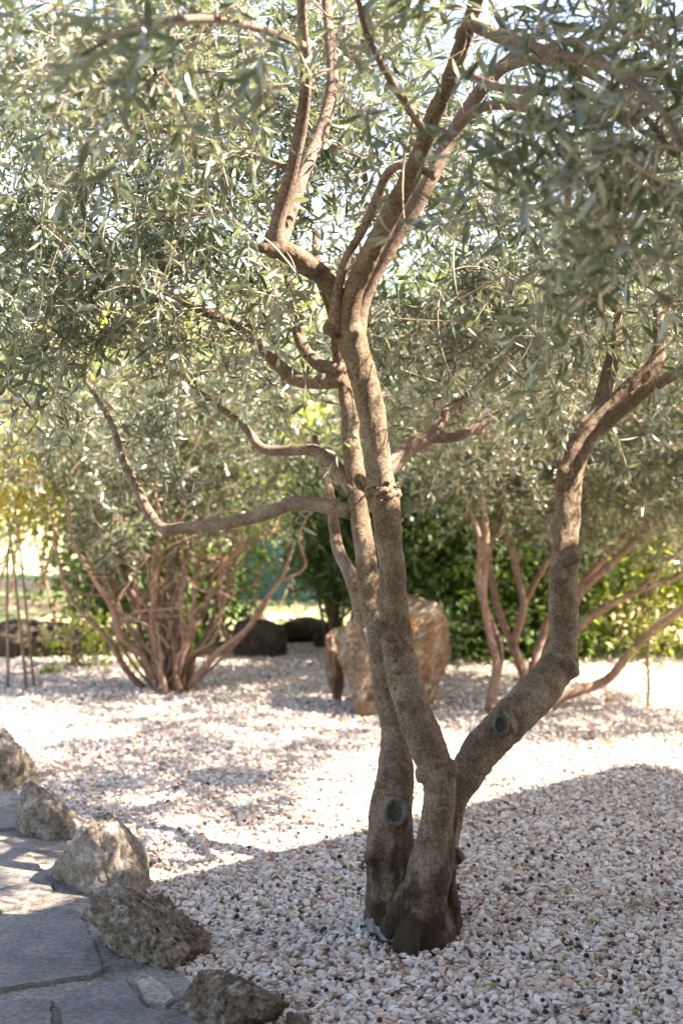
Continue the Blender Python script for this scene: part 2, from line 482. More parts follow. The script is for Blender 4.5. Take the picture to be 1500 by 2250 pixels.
# path: mortar bed left of the edging rocks
edge_px = [(-900, 1580), (-260, 1660), (10, 1730), (110, 1810), (205, 1950), (325, 2095), (470, 2215), (600, 2330), (760, 2520), (900, 2900)]
edge = np.array([ground(x, y)[:2] for x, y in edge_px])
PATH = np.vstack([edge, [[edge[-1, 0] - .1, .6], [-6, .6], [-6, edge[0, 1]]]])

def mortar_mat():
    m, n, l, p = mat('mortar')
    tc = n.new('ShaderNodeNewGeometry').outputs['Position']
    a = nz(n, l, 5, 6, .7, tc); b = nz(n, l, 90, 5, .75, tc); c = nz(n, l, 9, 5, .6, tc)
    base = ramp(n, l, a.outputs[0], [(.36, (.13, .115, .095)), (.56, (.29, .27, .24))]).outputs[0]
    base = mix(n, l, math_(n, l, 'MULTIPLY', ramp(n, l, c.outputs[0], [(.56, (0, 0, 0)), (.66, (1, 1, 1))]).outputs[0], .7), base, (.11, .065, .04))
    base = mix(n, l, .8, base, ramp(n, l, b.outputs[0], [(.38, (.35, .33, .3)), (.6, (1.3, 1.3, 1.3))]).outputs[0], 'MULTIPLY')
    l.new(base, p.inputs['Base Color']); p.inputs['Roughness'].default_value = .95
    b1 = bump(n, l, b.outputs[0], .9, .008, p.inputs['Normal'])
    return m
def prism(name, poly, z0, z1, m, parent=None, wob=0., bev=.0):
    bm = bmesh.new()
    vs = [bm.verts.new((x, y, z1)) for x, y in poly]
    f = bm.faces.new(vs)
    if f.normal.z < 0 or sum((poly[i][0] * poly[(i + 1) % len(poly)][1] - poly[(i + 1) % len(poly)][0] * poly[i][1]) for i in range(len(poly))) < 0:
        f.normal_flip()
    r = bmesh.ops.extrude_face_region(bm, geom=[f])
    for v in [g for g in r['geom'] if isinstance(g, bmesh.types.BMVert)]: v.co.z = z0
    bmesh.ops.recalc_face_normals(bm, faces=bm.faces)
    if bev:
        es = [e for e in bm.edges if all(abs(v.co.z - z1) < 1e-6 for v in e.verts)]
        bmesh.ops.bevel(bm, geom=es, offset=bev, segments=2, affect='EDGES')
    me = bpy.data.meshes.new(name); bm.to_mesh(me); bm.free()
    return link(name, me, m, parent)
tag(prism('path', PATH, -.02, .02, mortar_mat()), kind='structure')

def slate_mat(name, tint):
    m, n, l, p = mat(name)
    tc = n.new('ShaderNodeNewGeometry').outputs['Position']
    a = nz(n, l, 7, 7, .65, tc); b = nz(n, l, 60, 5, .7, tc); c = nz(n, l, 160, 2, .5, tc)
    base = ramp(n, l, a.outputs[0], [(.32, tuple(x * .62 for x in tint)), (.5, tint), (.68, (tint[0] * 1.35, tint[1] * 1.25, tint[2] * 1.1))]).outputs[0]
    base = mix(n, l, .9, base, ramp(n, l, b.outputs[0], [(.36, (.45, .43, .42)), (.62, (1.25, 1.25, 1.25))]).outputs[0], 'MULTIPLY')
    base = mix(n, l, math_(n, l, 'MULTIPLY', ramp(n, l, c.outputs[0], [(.7, (0, 0, 0)), (.76, (1, 1, 1))]).outputs[0], .6), base, (.42, .37, .3))
    l.new(base, p.inputs['Base Color']); p.inputs['Roughness'].default_value = .7
    b1 = bump(n, l, b.outputs[0], .5, .004, p.inputs['Normal'])
    b2 = n.new('ShaderNodeBump'); b2.inputs['Strength'].default_value = .6; b2.inputs['Distance'].default_value = .02
    l.new(a.outputs[0], b2.inputs['Height']); l.new(b2.outputs[0], b1.inputs['Normal'])
    return m
slate = slate_mat('slate', (.145, .14, .133)); slate2 = slate_mat('slate_warm', (.155, .145, .13))
def slab(label, pts, m, top=.034):
    out = []
    P = [ground(x, y, .03)[:2] for x, y in pts]
    for i in range(len(P)):                         # chipped irregular edges
        a, b = np.array(P[i]), np.array(P[(i + 1) % len(P)])
        k = max(2, int(np.linalg.norm(b - a) / .03))
        for j in range(k):
            q = a + (b - a) * j / k
            w = noise.noise(Vector((q[0] * 14, q[1] * 14, i))) * .010 + noise.noise(Vector((q[0] * 50, q[1] * 50, i))) * .004
            nn = np.array([-(b - a)[1], (b - a)[0]]); nn /= np.linalg.norm(nn)
            out.append(q + nn * w)
    return tag(prism('paving_slab', out, .012, top, m, bev=.004), label, 'paving slab', 'paving slabs of the path')
slab('grey paving slab with the bright sun patch, upper left path', [(-160, 1838), (-20, 1838), (70, 1880), (112, 1940), (120, 1975), (-20, 2005), (-200, 2010)], slate2)
slab('largest dark slate paving slab, beside the pitted edging rock', [(-210, 2035), (0, 2022), (150, 1998), (172, 2004), (205, 2060), (228, 2130), (200, 2146), (60, 2166), (-100, 2190), (-260, 2196)], slate)
slab('dark slate paving slab cut by the bottom edge, nearest the lens', [(150, 2176), (230, 2160), (276, 2150), (300, 2190), (350, 2250), (420, 2350), (170, 2370), (138, 2260), (130, 2210)], slate)
slab('small worn grey paving stone at the bottom left corner', [(-30, 2208), (60, 2192), (118, 2196), (112, 2240), (128, 2275), (-60, 2290)], slate2, .03)
slab('shaded paving slab at the left edge, below the farthest edging rock', [(-300, 1772), (-10, 1765), (42, 1795), (36, 1820), (-40, 1826), (-320, 1830)], slate2)
slab('triangular mortared stone set between two edging rocks', [(300, 2158), (335, 2146), (372, 2176), (386, 2196), (362, 2214), (322, 2205)], slate_mat('pale_stone', (.33, .3, .26)), .036)

# ------------------------------------------------------------------ gravel stones
def stones(x0, x1, y0, y1, dens, smin, smax, hi, zj):
    n = int((x1 - x0) * (y1 - y0) * dens)
    P = np.stack([rng.uniform(x0, x1, n), rng.uniform(y0, y1, n)], 1)
    P = P[~inside(P, PATH)]
    # keep the frustum plus a margin
    P = P[np.abs(P[:, 0]) < .267 * P[:, 1] + .9]
    n = len(P)
    if hi:
        g = (1 + 5 ** .5) / 2
        B = np.array([(-1, g, 0), (1, g, 0), (-1, -g, 0), (1, -g, 0), (0, -1, g), (0, 1, g), (0, -1, -g), (0, 1, -g), (g, 0, -1), (g, 0, 1), (-g, 0, -1), (-g, 0, 1)]) / 1.9
        Fc = np.array([(0, 11, 5), (0, 5, 1), (0, 1, 7), (0, 7, 10), (0, 10, 11), (1, 5, 9), (5, 11, 4), (11, 10, 2), (10, 7, 6), (7, 1, 8), (3, 9, 4), (3, 4, 2), (3, 2, 6), (3, 6, 8), (3, 8, 9), (4, 9, 5), (2, 4, 11), (6, 2, 10), (8, 6, 7), (9, 8, 1)])
    else:
        B = np.array([(1, 0, .25), (-1, 0, -.2), (.1, 1, 0), (-.2, -1, .1), (.1, .1, 1), (0, 0, -1.)])
        Fc = np.array([(0, 2, 4), (2, 1, 4), (1, 3, 4), (3, 0, 4), (2, 0, 5), (1, 2, 5), (3, 1, 5), (0, 3, 5)])
    k = len(B)
    jit = 1 + rng.normal(0, .22 if hi else .15, (n, k, 1)).clip(-.45, .45)
    s = np.exp(rng.normal(math.log((smin + smax) / 2 * .5), .26, n)).clip(smin * .4, smax * .75)
    ax = np.stack([s * rng.uniform(.95, 1.5, n), s * rng.uniform(.7, 1.05, n), s * rng.uniform(.45, .8, n)], 1)
    V = (B[None] * jit + rng.normal(0, .09, (n, k, 3))) * ax[:, None]
    yaw = rng.uniform(0, 6.283, n); tilt = rng.normal(0, .45, n); roll = rng.normal(0, .4, n)
    def rz(a, i, j, V):
        c, s_ = np.cos(a)[:, None], np.sin(a)[:, None]
        x, y = V[..., i].copy(), V[..., j].copy(); V[..., i] = c * x - s_ * y; V[..., j] = s_ * x + c * y
    rz(tilt, 0, 2, V); rz(roll, 1, 2, V); rz(yaw, 0, 1, V)
    V[..., 0] += P[:, 0:1]; V[..., 1] += P[:, 1:2]; V[..., 2] += rng.uniform(.001, zj, (n, 1))
    pal = np.array([(.66, .605, .54), (.58, .51, .44), (.71, .665, .605), (.6, .475, .375), (.52, .425, .34), (.56, .37, .25), (.36, .265, .2), (.09, .062, .05)])
    w = np.array([.29, .21, .2, .12, .08, .05, .035, .015])
    c = pal[rng.choice(len(pal), n, p=w / w.sum())] * rng.uniform(.8, 1.04, (n, 1))
    c = np.concatenate([c, np.ones((n, 1))], 1)
    Fa = ((np.arange(n) * k)[:, None, None] + Fc[None]).reshape(-1, 3)
    return V.reshape(-1, 3), Fa, np.repeat(c, k, 0)
def stone_mat():
    m, n, l, p = mat('white_gravel')
    a = n.new('ShaderNodeAttribute'); a.attribute_name = 'tone'
    tc = n.new('ShaderNodeNewGeometry').outputs['Position']
    b = nz(n, l, 130, 4, .6, tc)
    col = mix(n, l, .55, a.outputs['Color'], ramp(n, l, b.outputs[0], [(.3, (.72, .66, .6)), (.62, (1.08, 1.08, 1.08))]).outputs[0], 'MULTIPLY')
    l.new(col, p.inputs['Base Color']); p.inputs['Roughness'].default_value = .75; p.inputs['Specular IOR Level'].default_value = .25
    bump(n, l, b.outputs[0], .25, .002, p.inputs['Normal'])
    return m
G = [stones(-2.2, 2.4, 2.5, 5.2, 5000, .013, .0245, True, .012), stones(-3.4, 3.6, 5.2, 10.1, 2800, .015, .027, False, .011)]
off = 0; GV, GF, GC = [], [], []
for V, Fa, c in G:
    GV.append(V); GF.append(Fa + off); GC.append(c); off += len(V)
tag(link('gravel', mesh_np('gravel', np.vstack(GV), [np.vstack(GF)], cattr=np.vstack(GC)), stone_mat()), kind='stuff')

# dry leaf litter on the gravel
n = 4600
lp = np.stack([rng.uniform(-1.6, 2.2, n), rng.uniform(2.6, 9.5, n)], 1); lp = lp[~inside(lp, PATH)]; n = len(lp)
a = rng.uniform(0, 6.28, n)
Dl = np.stack([np.cos(a), np.sin(a), rng.normal(0, .15, n)], 1)
LV, LF, LR = leaf_mesh(np.concatenate([lp, rng.uniform(.018, .028, (n, 1))], 1), Dl, np.tile([0, 0, 1.], (n, 1)) + rng.normal(0, .4, (n, 3)),
                       rng.uniform(.015, .05, n), rng.uniform(.003, .009, n), rng.random(n), hi=False, curl=.1)
M_dry = leaf_mat('dry_leaf', (.16, .075, .035), (.34, .19, .10), (.3, .2, .12), (.3, .15, .05), .1, .7)
tag(link('leaf_litter', mesh_np('leaf_litter', LV, LF, attr=LR), M_dry), kind='stuff')

# ------------------------------------------------------------------ fallen olives
def olive_mesh(name, m):
    bm = bmesh.new(); bmesh.ops.create_uvsphere(bm, u_segments=14, v_segments=10, radius=1)
    for v in bm.verts: v.co = Vector((v.co.x * .0068, v.co.y * .0068, v.co.z * .0088 * (1 + .05 * v.co.z)))
    me = bpy.data.meshes.new(name); bm.to_mesh(me); bm.free()
    for p in me.polygons: p.use_smooth = True
    me.materials.append(m); return me
def olive_mat(name, c):
    m = plain(name, c, .32, .3, 90); return m
me_black = olive_mesh('black_olive', olive_mat('ripe_olive_skin', (.022, .013, .02)))
me_brown = olive_mesh('brown_olive', olive_mat('shrivelled_olive_skin', (.06, .03, .025)))
me_green = olive_mesh('green_olive', olive_mat('green_olive_skin', (.17, .21, .03)))
kinds = [('black_olive', me_black, 'glossy ripe black olive fallen on the white gravel', 'ripe black olives on the gravel', 85),
         ('brown_olive', me_brown, 'dull dark brown olive fallen on the white gravel', 'brown olives on the gravel', 50),
         ('green_olive', me_green, 'unripe green olive fallen on the white gravel', 'green olives on the gravel', 26)]
for nm, me, lab, grp, cnt in kinds:
    k = 0
    while k < cnt:
        if random.random() < .6: px, py = random.gauss(1230, 260), random.uniform(1860, 2250)
        else: px, py = random.uniform(380, 1490), random.uniform(1780, 2250)
        if not (300 < px < 1500): continue
        g = ground(px, py, .02)
        if inside(g[None, :2], PATH)[0] or (800 < px < 1000 and py < 2110): continue
        dpath = np.min(np.linalg.norm(edge - g[:2], axis=1))
        if dpath < .17: continue
        o = bpy.data.objects.new(nm, me); COL.objects.link(o)
        o.location = (g[0], g[1], .0215 + random.uniform(0, .005))
        s = random.uniform(.8, 1.15); o.scale = (s, s, s)
        o.rotation_euler = (random.uniform(.9, 2.2), random.uniform(-.5, .5), random.uniform(0, 6.28))
        tag(o, lab, 'olive', grp); k += 1

# ------------------------------------------------------------------ edging rocks
grey = rock_mat('limestone_grey', [(.095, .074, .053), (.19, .158, .12), (.27, .24, .2), (.4, .375, .345)], scale=8)
brown = rock_mat('limestone_brown', [(.06, .043, .028), (.14, .105, .072), (.215, .172, .128), (.31, .275, .23)], scale=9)
grey2 = rock_mat('limestone_pitted', [(.085, .063, .042), (.175, .14, .102), (.26, .22, .17), (.38, .34, .29)], scale=9)
G_ = 'rough edging rocks between path and gravel'
def erock(label, px, py, size, seed, m, z, **kw):
    g = ground(px, py)
    return rock('edging_rock', label, 'rock', (g[0], g[1], z), size, seed, m, G_, **kw)
erock('farthest edging rock at the left frame edge, dappled grey', -8, 1722, (.22, .19, .27), 3, grey, .03, amp=.22, rot=(0, .1, .4))
erock('small slanted edging rock second farthest along the path', 98, 1836, (.15, .14, .17), 11, grey, .035, amp=.2, rot=(.1, .3, .2))
def wedge(p):
    k = 1 - .38 * max(0, p.z); return (p.x * k - .22 * p.z, p.y * k, p.z)
erock('tallest edging rock, an upright grey wedge with white streaks', 222, 1945, (.215, .165, .235), 23, grey, .04, amp=.2, planes=12, rot=(0, 0, -.35), extra=wedge)
erock('pitted brown edging rock with deep holes on its face', 332, 2085, (.18, .15, .165), 31, grey2, .02, amp=.24, pits=.22, rot=(0, .15, -.5), sub=6)
erock('low dark brown edging rock cut by the bottom edge', 492, 2222, (.175, .15, .14), 47, brown, .0, amp=.26, pits=.14, rot=(0, 0, -.2), sub=6)
erock('little brown edging stone peeking in at the bottom edge', 655, 2268, (.04, .035, .045), 52, brown, .012, amp=.2, sub=4)

# ------------------------------------------------------------------ boulders behind
tan = rock_mat('boulder_tan', [(.10, .068, .04), (.2, .142, .092), (.29, .225, .16), (.37, .32, .26)], scale=4, streak=(.2, .075, .03))
dark = rock_mat('boulder_dark', [(.025, .02, .015), (.055, .043, .03), (.085, .07, .052), (.12, .1, .075)], scale=5)
def overhang(p):
    k = 1 + .22 * p.z if p.x > 0 else 1 - .05 * p.z
    return (p.x * (1 + .3 * max(p.z, -.6) * (p.x > 0)), p.y, p.z * (1.0 if p.x > 0 else .93))
g = ground(868, 1572)
rock('standing_boulder', 'big tan standing boulder with rusty streaks behind the olive stems', 'boulder', (g[0], g[1] + .2, .31), (.375, .26, .43), 61, tan, amp=.2, planes=16, extra=overhang, rot=(0, 0, .15))
g = ground(728, 1548)
rock('narrow_stone', 'narrow upright stone leaning on the left of the big boulder', 'boulder', (g[0] + .025, g[1] + .1, .2), (.062, .085, .29), 66, tan, amp=.2, rot=(0, -.05, 0))
g = ground(566, 1450)
rock('round_boulder', 'dark rounded boulder in shade behind the brown-stemmed shrub', 'boulder', (g[0], g[1] + .2, .12), (.25, .22, .19), 71, dark, amp=.14, sharp=6)
g = ground(665, 1412)
rock('flat_boulder', 'low flat dark stone right of the rounded boulder', 'boulder', (g[0], g[1] + .2, .07), (.27, .2, .13), 74, dark, amp=.18)
g = ground(705, 1425)
rock('small_boulder', 'small grey stone between flat stone and narrow upright stone', 'boulder', (g[0] + .05, g[1] + .15, .06), (.13, .12, .13), 79, dark, amp=.2)
g = ground(60, 1452)
rock('low_boulder', 'long low dark rock bank at the left behind the gravel', 'boulder', (g[0], g[1] + .3, .08), (.55, .25, .2), 83, dark, amp=.22)
pale = rock_mat('pale_rock', [(.35, .31, .27), (.45, .42, .38), (.55, .52, .48), (.6, .58, .55)])
for i, (px, py, s, lab) in enumerate([(590, 1368, .13, 'sunlit pale stone above the dark rounded boulder'), (630, 1366, .09, 'small sunlit pale stone on the lawn edge')]):
    g = ground(px, py); rock('pale_stone', lab, 'stone', (g[0], g[1], .03), (s, s, s * .6), 90 + i, pale, amp=.2, sub=4)

# ================================================================== MAIN OLIVE TREE
tb = ground(905, 2085)
olive = empty('olive_tree', (tb[0], tb[1], 0), 'large multi-stemmed olive tree rising from the white gravel in front', 'tree')
stem_c = limb([(925, 2110, 3.88, 130), (925, 2050, 3.87, 125), (934, 1960, 3.86, 104), (952, 1860, 3.86, 88), (964, 1770, 3.85, 74), (961, 1700, 3.85, 76), (927, 1610, 3.86, 80), (888, 1490, 3.88, 74),
               (866, 1350, 3.88, 66), (859, 1230, 3.87, 60), (850, 1140, 3.86, 62), (841, 1085, 3.86, 68), (834, 1040, 3.86, 62), (818, 920, 3.85, 60), (796, 820, 3.84, 62), (775, 755, 3.83, 66), (762, 715, 3.82, 66)], .02)
stem_l = limb([(862, 2105, 3.97, 110), (858, 2020, 3.97, 104), (856, 1920, 3.98, 98), (856, 1850, 4.0, 98), (857, 1785, 4.02, 92), (866, 1700, 4.06, 76), (862, 1610, 4.12, 58), (842, 1490, 4.18, 52), (822, 1360, 4.25, 50),
               (803, 1230, 4.3, 47), (786, 1110, 4.36, 45), (775, 990, 4.42, 41), (762, 880, 4.47, 36), (748, 790, 4.5, 32), (735, 700, 4.52, 26), (700, 600, 4.55, 20), (690, 500, 4.6, 16)], .02)
stem_l2 = limb([(878, 1800, 4.06, 54), (886, 1720, 4.1, 48), (880, 1640, 4.14, 44), (866, 1560, 4.16, 36)], .02)
stem_r = limb([(960, 2080, 3.93, 90), (978, 1900, 3.96, 54), (988, 1800, 3.98, 56), (1018, 1715, 4.02, 70), (1060, 1645, 4.08, 84), (1120, 1585, 4.17, 90), (1185, 1515, 4.28, 88), (1226, 1455, 4.38, 78), (1236, 1380, 4.45, 66), (1236, 1280, 4.52, 62),
               (1244, 1150, 4.6, 57), (1256, 1030, 4.66, 55), (1288, 955, 4.7, 58), (1340, 900, 4.72, 48), (1395, 845, 4.72, 42), (1440, 800, 4.72, 38), (1446, 740, 4.74, 24), (1440, 640, 4.8, 18)], .02)
r_a = limb([(1290, 960, 4.72, 40), (1322, 880, 4.78, 37), (1342, 800, 4.82, 34), (1360, 710, 4.88, 26), (1350, 600, 4.95, 20), (1365, 480, 5.0, 15)], .025)
r_b = limb([(1310, 945, 4.7, 38), (1370, 895, 4.66, 34), (1430, 850, 4.6, 28), (1500, 812, 4.5, 25), (1600, 750, 4.4, 24), (1720, 600, 4.35, 20), (1950, 220, 4.25, 15), (2180, -150, 4.1, 10)], .025)  # outer reach is out of view, added to carry shade-casting foliage
f_l = limb([(770, 740, 3.83, 50), (750, 670, 3.81, 48), (712, 610, 3.77, 46), (655, 568, 3.72, 46), (606, 540, 3.68, 40)], .02)
f_l1 = limb([(604, 545, 3.68, 38), (612, 480, 3.66, 33), (640, 380, 3.62, 29), (662, 270, 3.57, 28), (672, 170, 3.5, 25), (664, 40, 3.4, 22), (660, -120, 3.3, 18)], .025)
f_l2 = limb([(612, 545, 3.7, 36), (636, 470, 3.74, 32), (672, 370, 3.8, 31), (706, 290, 3.86, 30), (730, 190, 3.92, 27), (722, 60, 4.0, 23), (710, -100, 4.1, 18)], .025)
f_m = limb([(738, 725, 3.79, 40), (740, 650, 3.76, 24), (760, 570, 3.73, 20), (800, 500, 3.69, 20), (830, 430, 3.65, 21), (852, 380, 3.62, 20), (885, 362, 3.58, 18), (925, 372, 3.55, 17), (955, 388, 3.53, 20)], .012)
f_r = limb([(766, 730, 3.80, 56), (772, 660, 3.77, 46), (806, 570, 3.71, 43), (858, 470, 3.62, 42), (908, 370, 3.52, 40), (952, 260, 3.4, 37), (1000, 140, 3.26, 33), (1040, 20, 3.1, 36), (1075, -120, 2.9, 30)], .02)
f_r2 = limb([(782, 735, 3.86, 44), (800, 660, 3.85, 30), (838, 580, 3.84, 30), (895, 480, 3.83, 34), (945, 395, 3.82, 32), (985, 310, 3.83, 32), (1040, 220, 3.8, 30), (1110, 140, 3.72, 26), (1200, 60, 3.65, 20)], .02)
roots = [limb([(850, 2040, 3.93, 70), (826, 2085, 3.92, 60), (812, 2120, 3.9, 40)], .02),
         limb([(960, 2040, 3.9, 70), (962, 2090, 3.84, 50), (968, 2125, 3.82, 44)], .02),
         limb([(905, 2000, 3.84, 56), (895, 2070, 3.8, 60), (885, 2120, 3.8, 50)], .02),
         limb([(905, 1950, 3.84, 60), (872, 2000, 3.82, 46), (850, 2050, 3.84, 34)], .02)]
def skin(tubes, voxel, smooth_it, name, m, parent, lump=.1, seed=0, knots=()):
    parts = [tube(R, 20, lump, seed + i) for i, R in enumerate(tubes)]
    for kp, kr in knots:                                        # burls: small lumpy balls
        bm = bmesh.new(); bmesh.ops.create_icosphere(bm, subdivisions=2, radius=kr)
        V = np.array([v.co * (1 + .35 * noise.noise(v.co * 30 + Vector(kp) * 7)) for v in bm.verts]) + kp
        T = np.array([[v.index for v in f.verts] for f in bm.faces]); bm.free()
        parts.append((V, np.zeros((0, 4), int), T))
    V, Fs = join(parts)
    me = mesh_np(name, V, Fs)
    tmp = bpy.data.objects.new(name, me); COL.objects.link(tmp)
    md = tmp.modifiers.new('r', 'REMESH'); md.mode = 'VOXEL'; md.voxel_size = voxel
    s = tmp.modifiers.new('s', 'SMOOTH'); s.factor = .5; s.iterations = smooth_it
    dg = bpy.context.evaluated_depsgraph_get(); dg.update()
    me2 = bpy.data.meshes.new_from_object(tmp.evaluated_get(dg))
    bpy.data.objects.remove(tmp); bpy.data.meshes.remove(me)
    n = len(me2.vertices); co = np.zeros(n * 3, np.float32); me2.vertices.foreach_get('co', co); co = co.reshape(-1, 3)
    no = np.zeros(n * 3, np.float32); me2.vertices.foreach_get('normal', no); no = no.reshape(-1, 3)
    h = np.array([.0055 * noise.fractal(Vector((c[0] * 20, c[1] * 20, c[2] * 9)), 1, 2, 4)
                  + (.02 * max(0, .5 - c[2]) * 2 * noise.fractal(Vector((c[0] * 24, c[1] * 24, c[2] * 7)), 1, 2, 4)) for c in co])
    co = co + no * h[:, None]
    fl = np.array([max(0., .10 - c[2]) * (.02 + .5 * max(0, noise.noise(Vector((c[0] * 16, c[1] * 16, 0))))) for c in co])
    co[:, :2] += no[:, :2] * fl[:, None]; me2.vertices.foreach_set('co', co.ravel().astype(np.float32)); me2.update()
    me2.polygons.foreach_set('use_smooth', np.ones(len(me2.polygons), bool))
    me2.name = name
    return link(name, me2, m, parent)
def kn(px, py, Y, r): return (at(px, py, Y), r)
knots = [kn(822, 1880, 3.96, .034), kn(828, 1862, 3.96, .03), kn(864, 1790, 3.97, .05), kn(735, 718, 3.79, .028), kn(720, 722, 3.79, .018), kn(1238, 1462, 4.34, .055), kn(1100, 1590, 4.1, .05), kn(855, 1395, 3.83, .022),
         kn(836, 1382, 3.85, .026), kn(888, 1392, 3.86, .02), kn(1255, 1225, 4.5, .028), kn(1226, 1260, 4.46, .03), kn(985, 1690, 3.84, .032), kn(605, 543, 3.68, .033), kn(580, 545, 3.66, .016),
         kn(930, 1700, 3.83, .03), kn(960, 1705, 3.82, .026), kn(1000, 1880, 3.93, .022), kn(775, 730, 3.78, .028), kn(870, 2000, 3.83, .03), kn(1240, 1040, 4.62, .034), kn(868, 1470, 3.83, .016), kn(878, 1545, 3.84, .014)]
rg = np.random.default_rng(5)
for k in range(26):                                             # frayed burr ring on the centre stem
    a = k / 26 * 6.283
    c = at(841, 1080, 3.86) + np.array([math.cos(a) * .048, math.sin(a) * .048, rg.normal(0, .006) - math.cos(a) * .004])
    knots.append((c, rg.uniform(.006, .012)))
trunk = skin([stem_c, stem_l, stem_l2, stem_r, r_a, r_b, f_l, f_r] + roots, .0048, 2, 'trunk', M_bark, olive, .09, 0, knots)

def burr():
    c = Vector(at(841, 1080, 3.86)); r_ = np.random.default_rng(9); parts = []
    for k in range(70):
        a = r_.uniform(0, 6.283); rr = r_.uniform(.005, .012)
        bm = bmesh.new(); bmesh.ops.create_icosphere(bm, subdivisions=1, radius=rr)
        q = np.array(c) + np.array([math.cos(a) * .043, math.sin(a) * .043, r_.normal(0, .013) - .1 * math.cos(a) * .04])
        V = np.array([v.co * r_.uniform(.6, 1.4) for v in bm.verts]) * [1, 1, .7] + q
        parts.append((V, np.zeros((0, 4), int), np.array([[v.index for v in f.verts] for f in bm.faces]))); bm.free()
    V, Fs = join(parts)
    link('burr', mesh_np('burr', V, Fs), plain('dark_burr_bark', (.075, .05, .032), .9, .5, 60), trunk)
burr()
# pruning scars sealed with grey-green paint
def scar(px, py, Y, rx, rz, normal, m1, m2):
    c = Vector(at(px, py, Y))
    nrm = Vector(normal).normalized(); q = nrm.to_track_quat('Z', 'Y')
    bm = bmesh.new(); seg = 40
    rings = [(0, .0), (.45, .001), (.62, .004), (.8, .010), (1, .006), (1.1, -.02)]
    vs = []
    for r, h in rings[1:]:
        vs.append([bm.verts.new(c + q @ Vector((math.cos(a) * rx * r * (1 + .07 * noise.noise(Vector((math.cos(a) * 2, math.sin(a) * 2, r)))), math.sin(a) * rz * r, h + .002 * noise.noise(Vector((math.cos(a) * 5, math.sin(a) * 5, r * 3)))))) for a in np.linspace(0, 2 * math.pi, seg, endpoint=False)])
    cv = bm.verts.new(c)
    for k in range(seg):
        k2 = (k + 1) % seg
        f = bm.faces.new((cv, vs[0][k], vs[0][k2])); f.material_index = 0
        for i in range(len(vs) - 1):
            f = bm.faces.new((vs[i][k], vs[i + 1][k], vs[i + 1][k2], vs[i][k2])); f.material_index = 0 if i < 1 else 1
    bmesh.ops.recalc_face_normals(bm, faces=bm.faces)
    me = bpy.data.meshes.new('pruning_scar'); bm.to_mesh(me); bm.free()
    for p in me.polygons: p.use_smooth = True
    o = link('pruning_scar', me, m1, trunk); me.materials.append(m2)
    return o
wood = plain('grey_dead_wood', (.045, .036, .032), .85, .45, 60)
seal = plain('green_wound_seal', (.075, .078, .06), .85, .75, 34)
scar(868, 1786, 3.912, .036, .042, (-.05, -1, .12), wood, seal)['label'] = 'round dark scar with a green sealed rim'
scar(1099, 1592, 4.03, .024, .040, (-.2, -1, .05), wood, seal)['label'] = 'oval dark scar with a blue-green rim'

# side branches of the rear left stem (blurred, behind)
sideb = [
    limb([(775, 1125, 4.36, 36), (720, 1112, 4.4, 33), (650, 1106, 4.46, 30), (580, 1130, 4.52, 30), (500, 1150, 4.6, 28), (420, 1158, 4.68, 26), (360, 1162, 4.74, 26), (330, 1130, 4.78, 23), (300, 1070, 4.82, 20), (270, 1010, 4.86, 17), (245, 930, 4.9, 13), (180, 820, 5.0, 10), (120, 720, 5.1, 8)], .03),
    limb([(778, 1085, 4.36, 34), (740, 1030, 4.44, 30), (690, 990, 4.52, 27), (630, 990, 4.58, 24), (575, 985, 4.62, 22), (530, 930, 4.68, 17), (460, 880, 4.76, 14), (390, 820, 4.85, 11), (300, 780, 5, 8)], .03),
    limb([(760, 835, 4.47, 34), (700, 838, 4.5, 34), (648, 832, 4.54, 33), (610, 800, 4.58, 29), (570, 755, 4.62, 26), (520, 712, 4.66, 24), (450, 685, 4.7, 23), (390, 655, 4.74, 19), (340, 635, 4.78, 15), (270, 635, 4.84, 11), (180, 570, 4.9, 8)], .03),
    limb([(752, 815, 4.47, 34), (710, 805, 4.55, 32), (670, 770, 4.62, 28), (645, 700, 4.68, 22), (630, 600, 4.75, 16), (600, 480, 4.85, 12)], .03),
    limb([(790, 1060, 4.36, 40), (850, 1030, 4.5, 38), (895, 985, 4.6, 36), (945, 960, 4.7, 30), (985, 900, 4.85, 22), (1040, 860, 5.0, 17), (1110, 790, 5.15, 13), (1200, 720, 5.3, 10)], .03),
    limb([(930, 965, 4.68, 22), (1000, 960, 4.72, 22), (1060, 930, 4.76, 19), (1095, 905, 4.78, 15)], .03),
    limb([(830, 1440, 4.26, 36), (806, 1395, 4.36, 36), (788, 1320, 4.44, 34), (768, 1260, 4.5, 30), (742, 1205, 4.56, 27), (733, 1150, 4.6, 24), (720, 1060, 4.7, 18), (690, 960, 4.8, 13)], .03)]
for i, R in enumerate([f_l1, f_l2, f_m, f_r2] + sideb):
    V, q, t = tube(R, 20 if i < 4 else 14, .1, 30 + i)
    link('branch', mesh_np('branch', V, [q, t], smooth=True), M_bark2, olive)
